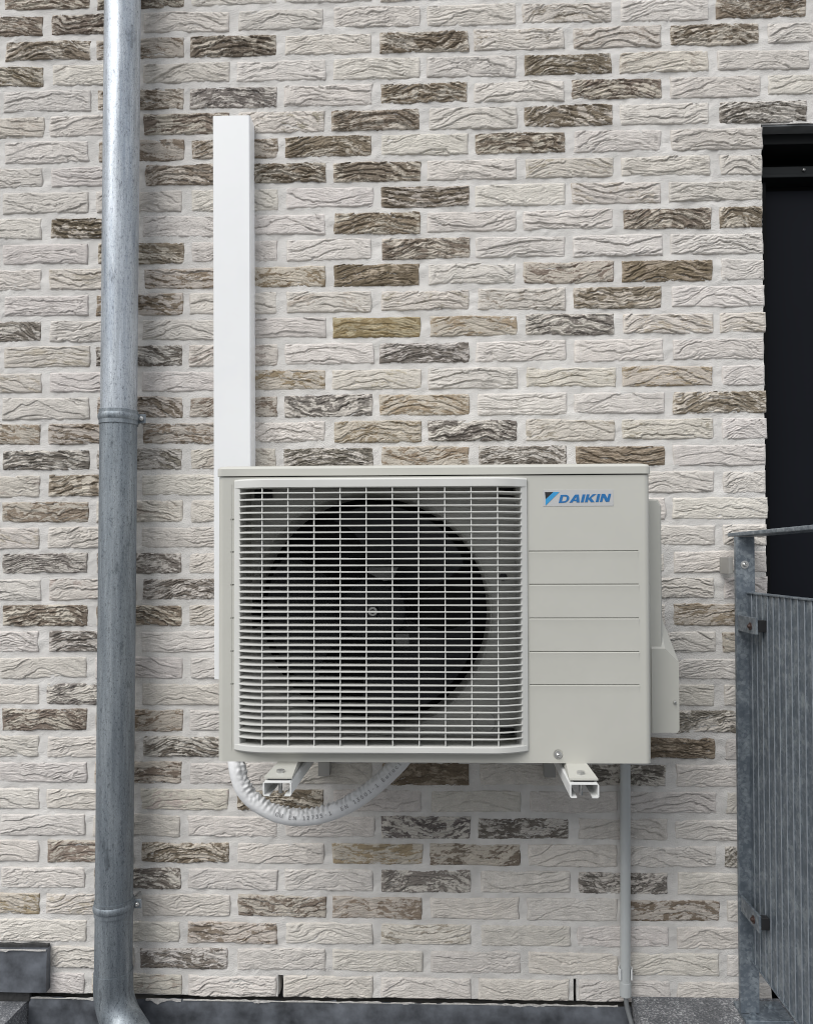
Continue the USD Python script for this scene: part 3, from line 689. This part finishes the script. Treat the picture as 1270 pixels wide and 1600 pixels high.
# grille: frame, louvres, upright wires
GX0, GX1, GZ0, GZ1 = -0.3868, 0.1275, 0.6515, 1.1285


def puff(x):
    d = np.minimum(x - GX0, GX1 - x) / 0.062
    return 0.0035 + 0.0205 * (1 - np.clip(1 - d, 0, 1) ** 2.0)


XS = np.r_[np.linspace(GX0, GX0 + 0.062, 12), np.linspace(GX0 + 0.062, GX1 - 0.062, 6)[1:-1], np.linspace(GX1 - 0.062, GX1, 12)]


def bar(prof, xs, twist=None):
    """sweep a closed (y, z) section, y measured outward from the bulging grille face, along x"""
    k = len(prof); V = np.array([(x, YF - puff(x) - o if not isinstance(o, tuple) else o[0], z + (twist(x) if twist and not isinstance(o, tuple) and o < -0.01 else 0)) for x in xs for o, z in prof])
    n = len(xs); Fc = []
    for i in range(n - 1):
        for j in range(k):
            a, b = i * k + j, i * k + (j + 1) % k
            Fc += [(a, b, b + k), (a, b + k, a + k)]
    for j in range(1, k - 1): Fc += [(0, j + 1, j), ((n - 1) * k, (n - 1) * k + j, (n - 1) * k + j + 1)]
    m = trimesh.Trimesh(V, np.array(Fc), process=False); m.fix_normals()
    return m


FLAT = lambda y: (y,)
gr = obj('grille', join(bar([(0, GZ1 - 0.003), (0.0, GZ1 - 0.0155), (-0.002, GZ1 - 0.0165), (FLAT(YF + 0.004), GZ1 - 0.0165), (FLAT(YF + 0.004), GZ1 - 0.0005), (-0.004, GZ1)], XS),
                        bar([(0, GZ0 + 0.003), (-0.004, GZ0), (FLAT(YF + 0.004), GZ0 + 0.0005), (FLAT(YF + 0.004), GZ0 + 0.0135), (-0.003, GZ0 + 0.0135), (0, GZ0 + 0.0115)], XS),
                        hull([(x, y, z) for z in (GZ0 + 0.004, GZ1 - 0.004) for x, y in ((GX0, YF + 0.002), (GX0, YF - 0.0035), (GX0 + 0.008, YF - 0.0072), (GX0 + 0.0112, YF - 0.0070), (GX0 + 0.0165, YF + 0.014), (GX0 + 0.013, YF + 0.016))]),
                        hull([(x, y, z) for z in (GZ0 + 0.004, GZ1 - 0.004) for x, y in ((GX1, YF + 0.002), (GX1, YF - 0.0035), (GX1 - 0.008, YF - 0.0072), (GX1 - 0.0112, YF - 0.0070), (GX1 - 0.0185, YF + 0.014), (GX1 - 0.013, YF + 0.016))])), M['grille'], ac, 35)
XL_ = np.r_[np.linspace(GX0 + 0.010, GX0 + 0.062, 9), np.linspace(GX0 + 0.062, GX1 - 0.062, 6)[1:-1], np.linspace(GX1 - 0.062, GX1 - 0.010, 9)]
for i in range(38):
    z = 1.1028 - 0.01150 * i
    lv = bar([(-0.0012, z + 0.0014), (-0.0003, z + 0.0006), (-0.0005, z - 0.0008), (-0.0010, z - 0.0011), (-0.0205, z - 0.0006), (-0.0205, z + 0.0007)], XL_, lambda x: 0.0042 - 0.0078 * (x - GX0) / (GX1 - GX0))
    obj('louvre', lv, M['grille'], gr, 35)
for i in range(10):
    x = -0.3332 + 0.04541 * i; y = YF - float(puff(np.array(x)))
    obj('upright', bx(x - 0.0010, x + 0.0010, y + 0.0022, y + 0.0085, GZ0 + 0.011, GZ1 - 0.013, 0.0004), M['grille'], gr)

# badge
bd = obj('badge', bx(0.1560, 0.2782, YF - 0.0006, YF, 1.0788, 1.1075, 0.0002), M['sticker'], ac)
YL = YF - 0.0006
P_ = lambda pts: ext(Polygon(pts), 'y', YL - 0.0005, YL)
px2 = lambda u, v: (0.1560 + (u - 80) / 1075 * 0.1222, 1.1068 - (v - 100) / 240 * 0.0278)
obj('emblem_black', P_([px2(108, 128), px2(236, 128), px2(120, 234)]), M['logo_black'], bd, False)
obj('emblem_blue', P_([px2(240, 128), px2(330, 128), px2(118, 330), px2(120, 238)]), M['logo_light'], bd, False)
st = 0.30    # stem width of the heavy italic capitals, in letter heights


def glyph(c):
    if c == 'I': return sbox(0, 0, st, 1), st
    if c == 'D':
        o = sbox(0, 0, 0.50, 1).union(Point(0.50, 0.5).buffer(0.5, quad_segs=12)); i = sbox(st, 0.2, 0.48, 0.8).union(Point(0.48, 0.5).buffer(0.30, quad_segs=10)).intersection(sbox(st, 0.2, 0.72, 0.8))
        return o.difference(i), 1.0
    if c == 'A':
        o = Polygon([(-0.02, 0), (0.38, 1), (0.78, 1), (1.06, 0), (0.73, 0), (0.67, 0.2), (0.38, 0.2), (0.30, 0)])
        return o.difference(Polygon([(0.44, 0.36), (0.63, 0.36), (0.57, 0.72)])), 1.04
    if c == 'K': return unary_union([sbox(0, 0, st, 1), Polygon([(st - .02, 0.42), (0.62, 1), (1.02, 1), (0.56, 0.54), (1.02, 0), (0.63, 0), (st - .02, 0.42)]).buffer(0)]), 1.0
    if c == 'N': return unary_union([sbox(0, 0, 0.27, 1), sbox(0.72, 0, 0.99, 1), Polygon([(0, 1), (0.36, 1), (0.99, 0), (0.63, 0)])]), 0.99


tx0, tz0 = px2(318, 292); tx1, tz1 = px2(1118, 152)
hh, cur, gl = 0.0139, 0.0, []
for c in 'DAIKIN':
    g_, w_ = glyph(c); gl.append((g_, cur)); cur += w_ + 0.13
tot = cur - 0.13
kx = (tx1 - tx0 - 0.24 * hh) / tot
from shapely import affinity
let = []
for g_, c_ in gl:
    g_ = affinity.affine_transform(g_, [kx, 0.24 * hh, 0.0016 / tot, hh, tx0 + c_ * kx, tz0 + 0.0016 * c_ / tot])
    let.append(ext(g_, 'y', YL - 0.0005, YL))
obj('lettering', join(*let), M['logo_blue'], bd, False)

# valve cover on the right side
vc1 = hull([(x, y, z) for y, i in ((-0.325, 0.003), (-0.320, 0.0), (-0.16, 0.0)) for x, z in ((0.340, 0.668 + i), (0.379 - i, 0.668 + i), (0.3815 - i, 0.672 + i), (0.3815 - i, 1.085 - i), (0.3745 - i, 1.096 - i), (0.340, 1.098 - i))])
ff_ = [(0.36, 0.669), (0.4055, 0.669), (0.4095, 0.674), (0.4095, 0.797), (0.385, 0.822), (0.36, 0.822)]
bb_ = [(0.36, 0.667), (0.408, 0.667), (0.4125, 0.672), (0.4125, 0.800), (0.3825, 0.912), (0.36, 0.912)]
vc2 = hull([(x, -0.3275, z) for x, z in ff_] + [(x, -0.262, z) for x, z in bb_] + [(x, -0.17, z) for x, z in bb_])
vc = obj('valve_cover', (vc1 + vc2), M['casing'], ac, 25)
screw('screw', (0.4005, -0.3275, 0.725), 0.0032, M['steel'], vc, washer=False, head=0.8)
# feet
for xc, nm in ((-0.2925, 0), (0.2110, 1)):
    ft = obj('foot', hull([(xc + sx * w, y, z) for sx in (-1, 1) for (w, y, z) in ((0.0165, -0.385, 0.633), (0.0165, -0.385, 0.6285), (0.0235, -0.474, 0.6265), (0.0235, -0.474, 0.6235), (0.020, -0.385, 0.6245))]), M['casing'], ac, 25)

# ------------------------------------------------------------------ brackets
def bracket(xc, label):
    b = thing('wall_bracket', label, 'bracket', (xc, 0, 0.61), 'wall brackets under the outdoor unit')
    w, top, bot, t = 0.0235, 0.6205, 0.5970, 0.0021
    o = [(-w, bot + 0.002), (-w + 0.002, bot), (-w + 0.011, bot), (-w + 0.011, bot + t), (-w + t + 0.001, bot + t), (-w + t, bot + t + 0.001), (-w + t, top - t - 0.001), (-w + t + 0.001, top - t)]
    ins = [(-x, z) for x, z in o[::-1]]
    out = [(w, top - 0.0025), (w - 0.0025, top), (-w + 0.0025, top), (-w, top - 0.0025)]
    poly = Polygon([(xc + x, z) for x, z in o + ins + out])
    obj('arm', ext(poly, 'y', -0.482, -0.0285), M['bracket'], b, 35)
    obj('rubber_pad', bx(xc - 0.017, xc + 0.017, -0.474, -0.43, 0.6207, 0.6232, 0.001), M['rubber'], b)
    # upright rail on the wall; shade under the unit painted in as grey
    rail = Polygon([(xc - 0.021, -0.0045), (xc - 0.021, -0.028), (xc + 0.021, -0.028), (xc + 0.021, -0.0045), (xc + 0.0188, -0.0045), (xc + 0.0188, -0.0258), (xc - 0.0188, -0.0258), (xc - 0.0188, -0.0045)])
    obj('upright_rail', ext(affinity.scale(rail, 0.6, 1, origin=(xc, 0)), 'z', 0.503, 1.02), M['spacer_rail_shade'], b, False)
    bo = obj('bolt', tube([(xc - 0.001, -0.452, 0.5935), (xc - 0.001, -0.452, 0.632)], 0.0033, 12), M['steel'], b)
    hexa = Point(0, 0).buffer(0.0068, quad_segs=2).exterior.coords
    hx = [(xc - 0.001 + 0.0068 * math.cos(a), -0.452 + 0.0068 * math.sin(a)) for a in np.arange(6) * math.pi / 3 + 0.3]
    obj('nut', ext(Polygon(hx), 'z', 0.6268, 0.6325), M['steel'], bo, False)
    obj('washer', ext(Point(xc - 0.001, -0.452).buffer(0.0105), 'z', 0.6258, 0.6267), M['steel'], bo, 30)


bracket(-0.2925, 'left wall bracket arm carrying the outdoor unit above the pipe loop')
bracket(0.2110, 'right wall bracket arm carrying the outdoor unit beside the conduit')

# ------------------------------------------------------------------ insulated pipe loop
hp_pts = [(-0.478, -0.030, 0.78), (-0.476, -0.050, 0.70), (-0.462, -0.13, 0.635), (-0.443, -0.190, 0.578), (-0.423, -0.20, 0.522), (-0.386, -0.20, 0.489), (-0.330, -0.20, 0.4695), (-0.270, -0.20, 0.4735), (-0.205, -0.205, 0.501), (-0.142, -0.21, 0.550), (-0.105, -0.215, 0.588), (-0.06, -0.22, 0.655)]
HP = spline(hp_pts, 560)
HR = 0.0172
arcs = np.r_[0, np.cumsum(np.linalg.norm(np.diff(HP, axis=0), axis=1))]
TAN = np.gradient(HP, axis=0); TAN /= np.linalg.norm(TAN, axis=1, keepdims=True)
curv = np.linalg.norm(np.gradient(TAN, axis=0), axis=1) / np.gradient(arcs)
NH = 40


def wrinkle(i, j, a):
    # the inside of the bend gathers in creases; the outside stays smooth
    up = WS * math.sin(a)
    k = min(1.0, max(0.0, (up + 0.25) / 0.8)) * min(1.0, curv[i] / 4.5)
    ph = arcs[i] * 560 + 3.0 * meshkit.noise(np.array([arcs[i] * 45, a * 1.1, 0.3]), 8) * 2 + 0.6 * math.cos(a * 2)
    n2 = meshkit.noise(np.array([arcs[i] * 60, a * 1.8, 5.1]), 5) - 0.5
    n3 = meshkit.noise(np.array([arcs[i] * 190, a * 2.5, 2.1]), 6) - 0.5
    return float(k * (0.0010 * math.sin(ph) * (0.4 + 1.2 * meshkit.noise(np.array([arcs[i] * 35, a * 1.5, 9.0]), 4)) + 0.0040 * n3 - 0.0008) + 0.0022 * n2 * (0.35 + k))


WS = 1.0
v0, f0 = tube(HP, HR, NH, disp=None)
# which way the frame's sine points: towards the inside (up) at the bottom of the loop
ib = int(np.argmin(HP[:, 2])); top_j = np.argmax(v0[ib * NH:(ib + 1) * NH, 2])
WS = 1.0 if math.sin(2 * math.pi * top_j / NH) > 0 else -1.0
hs = thing('insulated_pipe', 'white wrinkled insulated pipe looping below the outdoor unit', 'pipe', (-0.3, -0.2, 0.47))
sleeve = obj('insulation', tube(HP, HR, NH, disp=wrinkle), M['hose'], hs, True)
txt = 'CU EN 12735-1  EN 13501-1 Euroclass'
sp = 0.0101
s0 = arcs[ib] - 0.045
for ci, ch in enumerate(txt):
    if ch == ' ': continue
    ss = s0 + ci * sp * 0.92
    pos = np.array([np.interp(ss, arcs, HP[:, k]) for k in range(3)]); tg = np.array([np.interp(ss, arcs, TAN[:, k]) for k in range(3)]); tg /= np.linalg.norm(tg)
    out = EYE - pos; out -= tg * (out @ tg); out /= np.linalg.norm(out); up = np.cross(out, tg) * 1.0
    up = np.cross(tg, -out); up /= np.linalg.norm(up)
    if up[2] < 0: up = -up
    m = meshkit.text_mesh(ch, 0.0072, 0.0006)
    v = np.array(m.vertices); v[:, 0] -= v[:, 0].mean(); v[:, 1] -= 0.0036
    th = v[:, 1] / HR - 0.10
    rr_ = HR + 0.0007 + v[:, 2]
    W = pos + v[:, :1] * tg + (rr_ * np.cos(th))[:, None] * out + (rr_ * np.sin(th))[:, None] * up
    obj('letter', (W, np.array(m.faces)), M['ink'], sleeve, False)

# ------------------------------------------------------------------ conduit
cd = thing('conduit', 'pale grey plastic conduit down the wall right of the outdoor unit bracket', 'conduit', (0.374, -0.02, 0.02))
obj('tube', tube([(0.3795, -0.022, 0.80), (0.3781, -0.022, 0.5228), (0.3760, -0.022, 0.25), (0.3745, -0.022, 0.052)], 0.0113, 24), M['conduit'], cd, 40)
obj('collar', lathe([(0.0001, 0.0225), (0.011, 0.0225), (0.0125, 0.024), (0.0127, 0.0525), (0.0118, 0.054), (0.0001, 0.054)], (0.3744, -0.022, 0), 'z', 28), M['conduit'], cd, 35)
cl = np.array([(0.0130 * math.cos(t), 0.0130 * math.sin(t)) for t in np.radians(np.linspace(-38, 218, 30))]); cl2 = cl[::-1] * 1.22
obj('clip', join(ext(Polygon(np.vstack([cl, cl2]) + [0.3746, -0.022]), 'z', 0.0610, 0.0840), bx(0.366, 0.384, -0.0065, 0.001, 0.061, 0.084)), M['clip'], cd, 35)
cb = spline([(0.3750, -0.022, 0.06), (0.3752, -0.022, 0.022), (0.378, -0.024, -0.004), (0.385, -0.032, -0.03), (0.396, -0.05, -0.065), (0.41, -0.09, -0.11)], 40)
cb[:, 0] -= np.clip(cb[:, 0] - 0.384, 0, 1) * 0.4
obj('cable', tube(cb, 0.0052, 14), M['cable'], cd, 40)

# ------------------------------------------------------------------ galvanised railing
rl = thing('railing', 'galvanised steel railing with slatted side panel standing on the ledge', 'railing', (0.625, -0.07, 0.012))
post = obj('post', bx(0.6048, 0.6450, -0.078, -0.066, 0.020, 1.0335, 0.0012), M['galv'], rl)
screw('bolt', (0.6228, -0.078, 0.9735), 0.0085, M['steel'], post)
obj('wall_spacer', bx(0.5945, 0.6035, -0.064, -0.006, 0.953, 0.990, 0.001), M['spacer_rail_shade'], rl)
bp = obj('base_plate', bx(0.607, 0.706, -0.102, -0.028, 0.0108, 0.0190, 0.0012), M['galv'], rl)
for x, y in ((0.628, -0.088), (0.678, -0.048)):
    obj('anchor', join(ext(Point(x, y).buffer(0.0105), 'z', 0.0191, 0.0212), ext(Point(x, y).buffer(0.0055, quad_segs=2), 'z', 0.0212, 0.026)), M['galv'], bp, False)
hr = obj('handrail', bx(0.6085, 0.668, -1.05, -0.016, 1.0350, 1.0435, 0.002), M['galv'], rl)
for zc, dz in ((0.8495, 0.0), (0.2535, 0.0)):
    tb = obj('fixing_tab', bx(0.6065, 0.6115, -0.178, -0.0785, zc - 0.017, zc + 0.017, 0.001), M['galv'], rl)
    screw('bolt', (0.6065, -0.150, zc - 0.002), 0.0080, M['brown'], tb, d=(-1, 0, 0))
    obj('nut', bx(0.6125, 0.6285, -0.176, -0.160, zc - 0.012, zc + 0.012, 0.001), M['black'], tb)
obj('panel_top', bx(0.6255, 0.640, -1.0, -0.0735, 0.9115, 0.9150, 0.0008), M['galv'], rl)
obj('panel_bottom', bx(0.6262, 0.640, -1.0, -0.0735, 0.1320, 0.1350, 0.0008), M['galv'], rl)
for i in range(34):
    y1 = -0.0755 - i * 0.0272; y0 = y1 - 0.0272
    sl_ = obj('slat', hull([(x, y, z) for z in (0.1352, 0.9113) for x, y in ((0.6285, y0 + 0.0003), (0.6298, y1 - 0.0003), (0.6335, y1 - 0.0003), (0.6335, y0 + 0.0003))]), M['galv'], rl, False)
    obj('folded_edge', hull([(x, y, z) for z in (0.1352, 0.9113) for x, y in ((0.6288, y0 + 0.0003), (0.6272, y0 + 0.0008), (0.6270, y0 + 0.0016), (0.6274, y0 + 0.0024), (0.6288, y0 + 0.0032))]), M['galv_edge_glint'], sl_, False)  # rib added to carry the bright light-catching line along each slat
obj('post', bx(0.6048, 0.6450, -1.012, -1.0005, 0.020, 1.0335, 0.0012), M['galv'], rl)

sky.GetPrim().SetCustomDataByKey('kind', 'structure')
